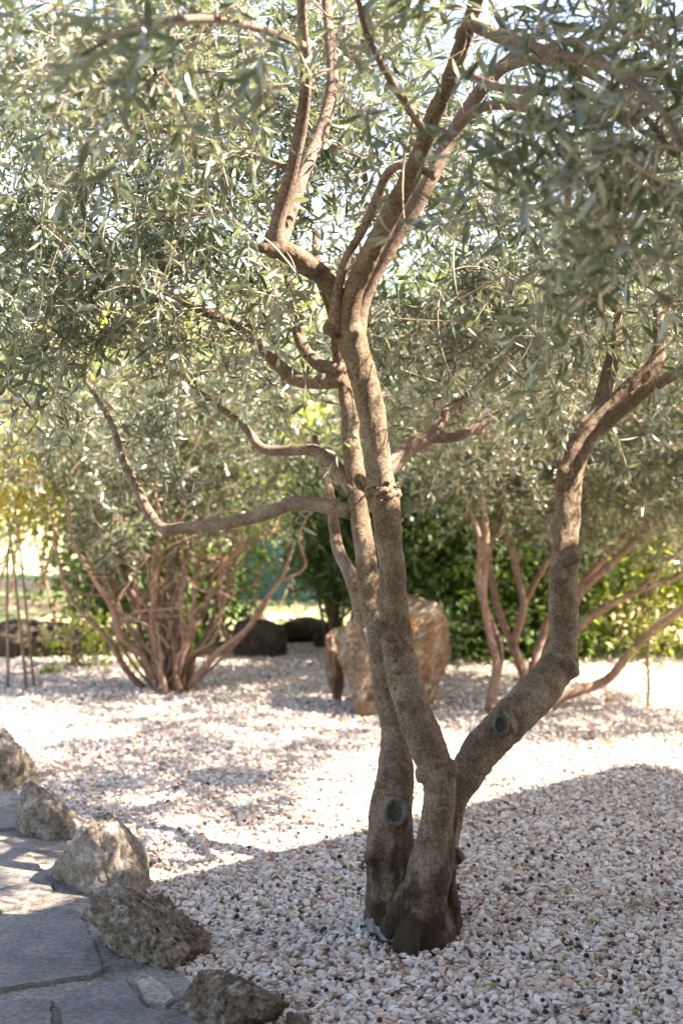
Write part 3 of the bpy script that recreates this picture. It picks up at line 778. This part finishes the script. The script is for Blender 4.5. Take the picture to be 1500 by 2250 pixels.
# long arching branches at the upper right, reaching toward the viewer
arch = [limb([(985, 300, 3.82, 24), (1050, 240, 3.6, 22), (1130, 232, 3.3, 22), (1200, 260, 3.0, 20), (1260, 330, 2.8, 14), (1300, 420, 2.6, 10)], .03),
        limb([(1030, 50, 3.12, 30), (1120, 90, 2.9, 28), (1230, 120, 2.6, 26), (1340, 150, 2.4, 22), (1440, 230, 2.2, 16), (1500, 330, 2.1, 12)], .03),
        limb([(1100, 150, 3.72, 22), (1180, 130, 3.4, 22), (1290, 160, 3.1, 20), (1400, 240, 2.8, 15), (1480, 340, 2.6, 11)], .03),
        limb([(1000, 150, 3.26, 22), (1090, 190, 3.1, 20), (1180, 200, 2.9, 19), (1290, 210, 2.7, 16), (1400, 270, 2.5, 12)], .03),
        limb([(668, 100, 3.45, 18), (560, 60, 3.0, 17), (440, 40, 2.6, 15), (300, 60, 2.3, 12), (180, 120, 2.1, 9)], .03),
        limb([(940, 300, 3.45, 20), (860, 180, 3.0, 17), (800, 60, 2.7, 14), (780, -60, 2.5, 12)], .03),
        limb([(640, 370, 3.62, 16), (520, 330, 3.7, 14), (380, 290, 3.8, 12), (230, 270, 3.9, 10), (60, 240, 4.0, 8)], .03),
        limb([(700, 300, 3.86, 16), (560, 210, 4.1, 14), (400, 170, 4.3, 12), (220, 150, 4.5, 10), (40, 60, 4.7, 8)], .03)]
for i, R in enumerate(arch):
    V, q, t = tube(R, 12, .08, 60 + i)
    link('branch', mesh_np('branch', V, [q, t], smooth=True), M_bark2, olive)

skel = np.vstack([R[::2] for R in [f_l1, f_l2, f_m[len(f_m)//2:], f_r[len(f_r)//2:], f_r2[len(f_r2)//2:], r_a[len(r_a)//3:], r_b[len(r_b)//3:], stem_r[-12:], stem_l[-14:]] + arch + [R[len(R)//3:] for R in sideb[:5]]])
def up_from(pts): return pts
blobs = [  # px, py, Y, sx, sy, sY, n
    (330, 330, 4.1, 270, 190, .4, 125),      # upper left, in focus
    (170, 560, 4.4, 170, 110, .4, 55),
    (450, 600, 4.3, 160, 110, .4, 58),
    (330, 130, 2.9, 250, 80, .3, 40),      # upper left, close and blurred
    (800, 30, 3.0, 300, 70, .4, 50),
    (820, 260, 4.4, 170, 150, .4, 70),
    (1000, 420, 4.7, 200, 130, .5, 75),
    (1330, 400, 2.6, 110, 120, .22, 27),    # right, close and blurred
    (1280, 130, 3.2, 190, 100, .35, 34),
    (1200, 640, 4.8, 230, 110, .5, 70),
    (1400, 600, 4.2, 120, 130, .5, 48),
    (620, 330, 4.6, 170, 170, .4, 60),
    (300, 830, 5.0, 200, 90, .3, 34),
    (90, 720, 4.6, 110, 90, .4, 32),
    (600, 740, 4.9, 170, 100, .3, 40),
    (1050, 780, 5.2, 190, 100, .3, 60), (1540, 430, 4.4, 90, 130, .3, 50), (1600, 250, 4.6, 120, 120, .3, 26),
    (500, -220, 3.9, 500, 120, .7, 60),
    (1500, 430, 5.4, 230, 150, .4, 45), (1300, 560, 6.1, 170, 170, .4, 60), (1650, 330, 6.2, 200, 200, .45, 70),  # leaf clouds added to dapple the ground on the left
    (2000, 130, 5.6, 230, 170, .5, 90), (2250, 330, 6.7, 260, 200, .5, 60),
    (2280, -390, 4.1, 150, 150, .3, 60), (2050, 100, 4.3, 150, 150, .3, 40),
    (1950, 760, 5.6, 200, 130, .4, 50), (1900, 500, 5.0, 200, 130, .4, 40)]   # unseen crown right of the frame, added to cast dappled shade     # top of the crown, above the frame
LIMBS += [(stem_c[-62::5, :3], .12, .1), (stem_r[-75::6, :3], .2, .15), (f_l[::4, :3], .08, .1), (f_l1[::4, :3], .3, .08), (f_l2[::4, :3], .3, .1), (f_r[:90:4, :3], .15, .08), (f_r2[:70:4, :3], .3, .12), (f_m[::5, :3], .4, .2)]
LIMBS += [(sideb[0][:50:3, :3], .6, .2), (sideb[1][:26:3, :3], .6, .3), (sideb[2][:26:3, :3], .5, .35), (sideb[4][:16:3, :3], .5, .4), (stem_l[60:110:6, :3], .6, .3)]
T = scatter_blobs(blobs)
T = T[T[:, 2] > 1.35]
(TV, TF), (LV, LF, LR) = crown(T, skel, 4, .24, 8, .057, .23, True)
cr = link('crown', mesh_np('crown', LV, LF, smooth=True, attr=LR), M_olive, olive)
tw = link('twigs', mesh_np('twigs', TV, TF, smooth=True), M_twig, cr)
print('main leaves', len(LR) // 11)

# scrap of weed fabric at the foot
def fabric():
    bm = bmesh.new(); nx, ny = 16, 5
    C = [ground(812, 2015), ground(808, 2045), ground(818, 2068), ground(845, 2085), ground(868, 2098)]
    P = catmull([list(c) + [.03] for c in C], .01)
    rows = []
    for i, r in enumerate(P):
        t = np.gradient(P[:, :2], axis=0)[i]; t = t / np.linalg.norm(t); nn = np.array([-t[1], t[0]])
        rows.append([bm.verts.new((r[0] + nn[0] * w, r[1] + nn[1] * w, .036 + .005 * math.sin(i * .9 + k * 1.7) + .05 * (1 - i / len(P)) * (k / ny))) for k, w in enumerate(np.linspace(-.014, .012, ny))])
    for i in range(len(rows) - 1):
        for k in range(ny - 1): bm.faces.new((rows[i][k], rows[i + 1][k], rows[i + 1][k + 1], rows[i][k + 1]))
    r = bmesh.ops.solidify(bm, geom=bm.faces[:], thickness=.0015)
    me = bpy.data.meshes.new('fabric_scrap'); bm.to_mesh(me); bm.free()
    for p in me.polygons: p.use_smooth = True
    return tag(link('fabric_scrap', me, plain('white_fabric', (.36, .35, .32), .8, .12, 60)), 'crumpled white fabric scrap sticking out at the tree foot', 'fabric')
fabric()

# small fallen olive sprig
def sprig(px, py, label):
    g = ground(px, py, .03)
    root = empty('fallen_sprig', (g[0], g[1], 0), label, 'twig')
    p0 = np.array([[g[0] - .03, g[1], .032]] * 2); d = unit(np.array([[.8, .5, .12], [.6, -.3, .25]])); L = np.array([.11, .08])
    V, Q = thin_tubes(p0, p0 + d * .05, p0 + d * L[:, None], np.full(2, .002), np.full(2, .001))
    link('stem', mesh_np('stem', V, [Q]), M_twig, root)
    lv = shoot_leaves(p0, d, L, np.zeros(2), 5, .045, .2)
    LV, LF, LR = leaf_mesh(*lv, rnd=rng.random(len(lv[0])))
    link('foliage', mesh_np('foliage', LV, LF, True, LR), M_olive, root)
sprig(1388, 1998, 'small fallen olive sprig lying on the gravel right of the trunk')

# ================================================================== SHRUBS BEHIND
def shrub(name, label, stems, blobs, leafm, shoots, shootL, pairs, leafL, leafW, barkm, group=None, cat='shrub', hi=False, minz=.5):
    b = stems[0][0]
    root = empty(name, (b[0], b[1], 0), label, cat, group)
    for i, R in enumerate(stems):
        V, q, t = tube(R, 9, .12, 100 + i)
        link('stem', mesh_np('stem', V, [q, t], smooth=True), barkm, root)
    T = scatter_blobs(blobs); T = T[T[:, 2] > minz]
    sk = np.vstack([R[len(R) // 2:] for R in stems])
    (TV, TF), (LV, LF, LR) = crown(T, sk, shoots, shootL, pairs, leafL, leafW, hi)
    c = link('crown', mesh_np('crown', LV, LF, True, LR), leafm, root)
    link('twigs', mesh_np('twigs', TV, TF, True), barkm, c)
    return root

# brown many-stemmed olive shrub on the left
r2 = np.random.default_rng(17)
st = []
hand = [[(335, 1525), (290, 1470), (235, 1400), (190, 1350), (150, 1290), (125, 1200), (110, 1100)],
        [(345, 1525), (310, 1440), (270, 1400), (240, 1340), (200, 1260), (160, 1190), (140, 1080)],
        [(350, 1520), (330, 1450), (300, 1400), (280, 1340), (230, 1270), (210, 1200), (150, 1130)],
        [(350, 1525), (320, 1460), (310, 1400), (296, 1330), (292, 1260), (260, 1180), (230, 1090)],
        [(360, 1520), (345, 1450), (340, 1370), (350, 1300), (345, 1230), (350, 1150), (340, 1060)],
        [(370, 1520), (375, 1440), (360, 1380), (370, 1310), (390, 1240), (410, 1180), (410, 1080)],
        [(380, 1515), (400, 1440), (420, 1380), (430, 1300), (440, 1240), (470, 1170), (490, 1070)],
        [(395, 1515), (440, 1440), (490, 1420), (490, 1360), (500, 1290), (505, 1230), (530, 1130)],
        [(405, 1515), (450, 1460), (490, 1430), (540, 1380), (580, 1320), (610, 1280), (640, 1200)],
        [(390, 1520), (410, 1430), (450, 1350), (470, 1270), (520, 1210), (580, 1170), (620, 1110)],
        [(340, 1525), (335, 1440), (310, 1340), (260, 1250), (230, 1180), (190, 1100), (170, 1020)],
        [(365, 1520), (360, 1420), (330, 1300), (320, 1200), (300, 1120), (290, 1000)],
        [(385, 1518), (390, 1400), (400, 1290), (420, 1200), (430, 1100), (450, 1000)]]
for i, h in enumerate(hand):
    Y0 = 8.05 + r2.uniform(-.12, .18); sp = r2.uniform(-.45, .45); w0 = r2.uniform(13, 21)
    st.append(limb([(x + r2.normal(0, 7), y, Y0 + sp * k / 5, w0 * (1 - .12 * k)) for k, (x, y) in enumerate(h)], .05))
for i in range(26):
    x0 = r2.uniform(335, 405); a = r2.uniform(-1.1, 1.1); Y0 = 8.05 + r2.uniform(-.15, .2); sp = r2.uniform(-.6, .6); x = x0; pts = []
    for k in range(7):
        pts.append((x, 1525 - k * r2.uniform(62, 78), Y0 + sp * k / 6, r2.uniform(7, 11) * (1 - .1 * k))); x += a * 48 * (1 - .06 * k) + r2.normal(0, 24)
    st.append(limb(pts, .05))
for i in range(44):
    x = r2.uniform(190, 520); y = r2.uniform(1140, 1430); Y0 = 8.1 + r2.uniform(-.5, .5); a = r2.uniform(0, 6.28); k0 = r2.uniform(-.5, .5); pts = []
    for k in range(6):
        pts.append((x, y, Y0, 6.5 * (1 - .12 * k))); a += k0 + r2.normal(0, .25); x += math.cos(a) * 32; y -= abs(math.sin(a)) * 26
    st.append(limb(pts, .05))
shrub('olive_shrub', 'bushy olive shrub with many bare brown stems fanning from gravel', st,
      [(330, 980, 8.1, 190, 85, .5, 210), (520, 930, 8.2, 130, 80, .4, 80), (190, 960, 8.2, 90, 80, .4, 30), (380, 850, 8.3, 220, 80, .5, 100), (380, 1110, 8.2, 170, 50, .5, 50)],
      M_olive_far, 4, .26, 7, .062, .26, M_red)

# reddish bare-stemmed tall shrub on the right
st = [limb([(1072, 1570, 7.4, 21.6), (1085, 1500, 7.42, 21.6), (1090, 1450, 7.45, 18.7), (1072, 1380, 7.5, 17.3), (1062, 1300, 7.5, 15.8), (1068, 1200, 7.5, 14.4), (1062, 1110, 7.5, 12.2), (1040, 1020, 7.5, 9.4)], .05),
      limb([(1076, 1560, 7.45, 14.4), (1100, 1440, 7.5, 14.4), (1080, 1370, 7.6, 13.7), (1050, 1290, 7.6, 12.2), (1052, 1180, 7.6, 10.1), (1010, 1060, 7.7, 7.2)], .05)]
shrub('red_stem_shrub', 'tall thin shrub with two wavy reddish stems right of the boulder', st,
      [(1040, 960, 7.6, 110, 90, .4, 150), (980, 820, 7.8, 130, 90, .4, 130)], M_olive_far, 4, .26, 7, .062, .25, M_red)
st = [limb([(1155, 1500, 8.4, 24.5), (1130, 1430, 8.4, 21.6), (1105, 1370, 8.4, 17.3), (1085, 1300, 8.4, 15.8), (1075, 1210, 8.5, 13.0), (1110, 1120, 8.5, 10.1), (1100, 1040, 8.5, 7.9)], .05),
      limb([(1125, 1420, 8.4, 20.2), (1140, 1370, 8.35, 18.0), (1150, 1330, 8.3, 15.8), (1130, 1240, 8.3, 14.4), (1115, 1150, 8.3, 11.5), (1120, 1060, 8.3, 8.6)], .05),
      limb([(1145, 1340, 8.35, 14.4), (1180, 1270, 8.4, 14.4), (1210, 1220, 8.4, 12.2), (1250, 1140, 8.5, 9.4), (1290, 1040, 8.5, 7.2)], .05),
      limb([(1160, 1500, 8.45, 21.6), (1185, 1420, 8.5, 20.2), (1210, 1350, 8.5, 18.0), (1280, 1280, 8.5, 17.3), (1340, 1210, 8.4, 15.8), (1410, 1150, 8.4, 13.0), (1500, 1080, 8.3, 10.8)], .05)]
shrub('forked_shrub', 'pale forked shrub with curving stems behind the right olive stem', st,
      [(1140, 980, 8.4, 130, 90, .4, 200), (1320, 960, 8.5, 140, 100, .4, 190), (1200, 820, 8.6, 170, 80, .4, 150)], M_olive_far, 4, .26, 7, .062, .25, M_red)
st = [limb([(1190, 1560, 7.5, 24.5), (1240, 1530, 7.5, 23.0), (1330, 1495, 7.5, 20.2), (1370, 1450, 7.5, 20.2), (1420, 1395, 7.45, 18.7), (1500, 1335, 7.4, 17.3), (1620, 1260, 7.3, 13.0), (1700, 1150, 7.3, 8.6)], .05),
      limb([(1205, 1550, 7.52, 18.7), (1235, 1450, 7.6, 18.0), (1270, 1385, 7.6, 17.3), (1330, 1335, 7.6, 15.8), (1410, 1295, 7.6, 13.7), (1500, 1262, 7.6, 10.8), (1600, 1200, 7.6, 7.9)], .05),
      limb([(1400, 1300, 7.6, 11.5), (1450, 1245, 7.6, 10.1), (1500, 1205, 7.65, 8.6), (1580, 1120, 7.7, 6.5)], .05),
      limb([(1200, 1550, 7.54, 17.3), (1230, 1420, 7.65, 17.3), (1270, 1310, 7.7, 18.0), (1340, 1240, 7.7, 16.6), (1420, 1165, 7.7, 14.4), (1510, 1095, 7.7, 10.8), (1600, 1000, 7.7, 7.9)], .05)]
shrub('leaning_shrub', 'low shrub whose long bare branches lean far to the right', st,
      [(1480, 1010, 7.7, 140, 90, .4, 140), (1620, 1050, 7.6, 120, 110, .4, 110), (2250, 640, 6.9, 200, 150, .35, 130), (1400, 860, 7.9, 140, 80, .4, 120)], M_olive_far, 4, .26, 7, .062, .25, M_red)  # farthest right leaf cloud is unseen, added to shade the right gravel
# sapling
LIT_ = LIT[:]; LIT.clear()
st = [limb([(1422, 1560, 7.56, 9), (1424, 1500, 7.56, 7), (1421, 1440, 7.56, 6), (1426, 1380, 7.56, 5), (1420, 1310, 7.56, 4)], .05)]
shrub('sapling', 'slim young sapling standing alone on the sunlit gravel', st,
      [(1425, 1375, 7.56, 32, 40, .1, 36)], M_lime, 2, .12, 4, .05, .35, M_red, cat='sapling', minz=.3)

LIT += LIT_
# ------------------------------------------------------------------ broad-leaved hedge plants
def bush(name, label, px, py, Y, w, top_px, dY, n, leafL, leafW, m, cat='bush', group=None, nst=5, low=.05, clump=.16, barkm=None):
    """w: half width in metres; top_px: photo row its top reaches"""
    g = at(px, py, Y); x0, y0 = g[0], Y
    top = at(px, top_px, Y)[2]
    root = empty(name, (x0, y0, 0), label, cat, group)
    K = max(24, int(n / 55))
    c = rng.uniform(-1, 1, (K * 2, 3)); c = c[np.sum(c[:, :2] ** 2, 1) + np.maximum(0, c[:, 2]) ** 2 * .75 < 1.05][:K]; K = len(c)
    C = np.stack([x0 + c[:, 0] * w, y0 + c[:, 1] * dY, low + (c[:, 2] + 1) / 2 * (top - low)], 1)
    i = rng.integers(0, K, n)
    P = C[i] + rng.normal(0, clump, (n, 3)) * np.array([1, 1, .8])
    P[:, 2] = np.maximum(P[:, 2], .02)
    D = unit(rng.normal(0, 1, (n, 3)) + np.array([0, 0, -.25]))
    N = rng.normal(0, .7, (n, 3)) + np.array([.3, 0, .9])
    l = rng.normal(leafL, leafL * .22, n).clip(leafL * .4)
    V, Fs, R = leaf_mesh(P, D, N, l, l * leafW * rng.uniform(.8, 1.2, n), rng.random(n), hi=False, curl=.15)
    for k in range(nst):
        a = rng.normal(0, .25, 2)
        b = np.array([x0 + a[0] * w * (1.6 if low > .8 else .5), y0 + a[1] * dY * .5, 0.0]); e = C[rng.integers(0, K)]
        e = np.array([e[0], e[1], low + (top - low) * rng.uniform(.6, .9)])
        md = (b + e) / 2 + np.array([rng.normal(0, .08), rng.normal(0, .08), .1])
        tr = (.006 + .006 * top) * (.5 + .4 * random.random() if low > .8 else 1)
        Vt, q, t = tube(catmull([[*b, tr], [*md, tr * .7], [*e, tr * .25]], .12), 7, .1, k)
        link('stem', mesh_np('stem', Vt, [q, t], True), barkm or M_red, root)
    link('foliage', mesh_np('foliage', V, Fs, False, R), m, root)
    return root
# dense dark hedge row at about 10 m
bush('hedge_shrub', 'dark green hedge shrub behind the brown-stemmed olive shrub', 330, 1450, 9.9, .72, 880, .4, 11000, .07, .5, M_hedge)
bush('hedge_shrub', 'deep green hedge shrub right of the big tan boulder', 985, 1450, 9.6, .55, 940, .45, 12000, .07, .5, M_hedge)
bush('hedge_shrub', 'bright leafy hedge shrub behind the pale forked shrub', 1180, 1450, 9.7, .55, 930, .45, 9000, .075, .5, M_hedge)
bush('hedge_shrub', 'sunny yellow-green hedge shrub behind the leaning branches', 1370, 1460, 9.7, .6, 960, .4, 5200, .075, .45, M_lime)
bush('hedge_shrub', 'yellow-green hedge shrub cut by the right frame edge', 1580, 1460, 9.5, .6, 900, .4, 4500, .075, .45, M_lime)
bush('lime_shrub', 'airy lime-green shrub overhanging the bright gap at far left', 40, 1400, 11.2, .8, 720, .35, 4200, .07, .45, M_lime, 'shrub', nst=4, low=.85, clump=.16)
bush('bamboo_clump', 'narrow-leaved green bamboo clump left of the big boulder', 735, 1420, 9.9, .26, 980, .25, 6000, .1, .18, M_bamboo, 'bamboo', nst=12, low=.45, clump=.12)
bush('bamboo_clump', 'dark bamboo clump directly behind the big tan boulder', 860, 1440, 10.1, .35, 960, .3, 5200, .1, .18, M_bamboo, 'bamboo', nst=12, low=.1, clump=.13)
bush('golden_shrub', 'golden-leaved young tree on thin stems at the left edge', 20, 1480, 8.2, .3, 860, .3, 2600, .05, .5, M_gold, 'tree', nst=3, low=1.1, clump=.12)
bush('weedy_plant', 'low leafy green weeds in front of the dark rock bank', 165, 1470, 9.0, .22, 1350, .12, 420, .05, .4, M_lime, 'plant', nst=6, low=.03, clump=.07)
bush('yellow_shrub', 'yellow-flecked leafy shrub behind the middle of the garden', 640, 1400, 10.8, .55, 900, .3, 2600, .07, .45, M_lime, 'shrub', nst=5, low=.85, clump=.14)
# trees beyond
for px, Y, w, top, m, n, lab in [(-80, 13.5, 1.5, 560, M_lime, 7000, 'tall lime-green tree beyond the garden at far left'),
                               (350, 15, 1.6, 590, M_gold, 6000, 'yellow-leaved tree beyond the garden left of centre'),
                               (330, 12.6, 1.1, 700, M_lime, 5000, 'lime-green tree standing in front of the yellow tree'),
                               (720, 15, 1.6, 570, M_lime, 7000, 'bright green tree beyond the garden behind the olive fork'),
                               (1080, 13.5, 1.4, 600, M_hedge, 7500, 'mid green tree beyond the hedge right of centre'),
                               (1450, 14, 1.6, 560, M_hedge, 7500, 'green tree beyond the hedge at far right'),
                               (1260, 16.5, 1.7, 540, M_lime, 6000, 'pale green tree farthest back on the right')]:
    bush('background_tree', lab, px, 1200, Y, w, top, 1.0, n, .1, .5, m, 'tree', 'trees beyond the garden', nst=3, low=1.15, clump=.3)

# weeds by the shrub foot
for px, py, lab in [(300, 1470, 'bright green sprout at the foot of the brown-stemmed shrub'), (110, 1480, 'green grass tuft at the gravel edge on the left'), (1330, 1636, 'tiny green weed on the sunlit gravel at right')]:
    g = ground(px, py); nl = 40
    root = empty('weed', (g[0], g[1], 0), lab, 'weed')
    P = np.tile(g, (nl, 1)) + rng.normal(0, .03, (nl, 3)) * [1, 1, 0]
    D = unit(rng.normal(0, .5, (nl, 3)) * [1, 1, 0] + [0, 0, 1]); s = .08 if px != 1330 else .035
    V, Fs, R = leaf_mesh(P, D, rng.normal(size=(nl, 3)), rng.uniform(.5, 1.2, nl) * s, np.full(nl, s * .2), rng.random(nl), hi=False)
    link('foliage', mesh_np('foliage', V, Fs, False, R), M_lime, root)

# ------------------------------------------------------------------ teal mesh fence far behind
def box(name, c, s, m, parent, rotz=0):
    bm = bmesh.new(); bmesh.ops.create_cube(bm, size=1)
    for v in bm.verts: v.co = Vector((v.co.x * s[0], v.co.y * s[1], v.co.z * s[2]))
    bmesh.ops.bevel(bm, geom=bm.edges[:], offset=min(s) * .15, segments=2, affect='EDGES')
    R = Matrix.Translation(Vector(c)) @ Matrix.Rotation(rotz, 4, 'Z')
    bmesh.ops.transform(bm, matrix=R, verts=bm.verts)
    me = bpy.data.meshes.new(name); bm.to_mesh(me); bm.free()
    return link(name, me, m, parent)
teal = plain('teal_netting', (.03, .085, .1), .7, .5, 5); metal = plain('grey_metal', (.3, .31, .31), .5, .1)
fr = empty('net_fence', (.3, 13, 0), 'teal netting fence on grey posts beyond the garden', 'fence')
xs = np.linspace(-1.05, 3.2, 60)
V = []; 
for x in xs:
    for z in np.linspace(.02, .85, 8): V.append((x, 13 + .03 * math.sin(x * 5 + z * 4), z + .02 * math.sin(x * 7) * (z > .5)))
b = np.arange(59)[:, None] * 8 + np.arange(7)[None]; q = np.stack([b, b + 8, b + 9, b + 1], -1).reshape(-1, 4)
link('netting', mesh_np('netting', V, [q], True), teal, fr)
for x in (-1.07, .35, 1.8, 3.22): box('post', (x, 13.06, .5), (.05, .05, 1.0), metal, fr)

# ------------------------------------------------------------------ brown lamp at the right edge, among the leaves
rust = plain('dark_brown_metal', (.06, .04, .032), .5, .3, 25)
c = at(1517, 668, 5.6)
lamp = empty('garden_lamp', (c[0] + .02, c[1], 0), 'dark brown hooded garden lamp among leaves at the right edge', 'lamp')
def lathe(name, prof, c, m, parent, seg=28):
    V = []
    for r, z in prof:
        for a in np.linspace(0, 2 * math.pi, seg, endpoint=False): V.append((c[0] + r * math.cos(a), c[1] + r * math.sin(a), c[2] + z))
    n = len(prof); i, k = np.meshgrid(np.arange(n - 1), np.arange(seg), indexing='ij'); k2 = (k + 1) % seg
    q = np.stack([i * seg + k, i * seg + k2, (i + 1) * seg + k2, (i + 1) * seg + k], -1).reshape(-1, 4)
    return link(name, mesh_np(name, np.array(V), [q], True), m, parent)
lc = (c[0] + .02, c[1], c[2])
lathe('lamp_hood', [(.001, .055), (.08, .05), (.17, .028), (.195, .012), (.196, .004), (.17, .008), (.001, .03)], lc, rust, lamp)
lathe('lamp_bowl', [(.125, .0), (.12, -.035), (.1, -.075), (.06, -.105), (.025, -.12), (.001, -.122)], lc, rust, lamp)
lathe('pole', [(.018, -lc[2]), (.018, -.11)], lc, rust, lamp, 14)

# ------------------------------------------------------------------ house with deep veranda roof behind the viewer (casts the straight shade edge)
Hh = 3.2
A = np.array([1.48, 6.11]) + SH * Hh
ed = unit(np.array([.91, .77])); nn = np.array([ed[1], -ed[0]])
hr = empty('house', (A[0] + nn[0] * 3, A[1] + nn[1] * 3, 0), 'rendered house with a deep timber veranda roof shading the near gravel', 'house')
timber = plain('dark_timber', (.12, .075, .045), .7, .3, 20); wallm = plain('brown_render', (.3, .24, .18), .9, .1, 8)
def obl(name, s0, s1, d0, d1, z0, z1, m):
    P = [A + ed * s0 + nn * d0, A + ed * s1 + nn * d0, A + ed * s1 + nn * d1, A + ed * s0 + nn * d1]
    return prism(name, P, z0, z1, m, hr)
obl('veranda_roof', -8.0, .03, 0, 2.9, Hh, Hh + .12, timber)
obl('wall', -8.3, -.3, 2.903, 3.2, 0, 5.2, wallm)
obl('door', -2.8, -1.8, 2.86, 2.9, 0, 2.1, timber)
obl('beam', -7.9, -.1, .12, .24, Hh - .2, Hh - .003, timber)
for q in (-.6, -3.5, -7.6): obl('post', q - .07, q + .07, .11, .25, 0, Hh - .203, timber)
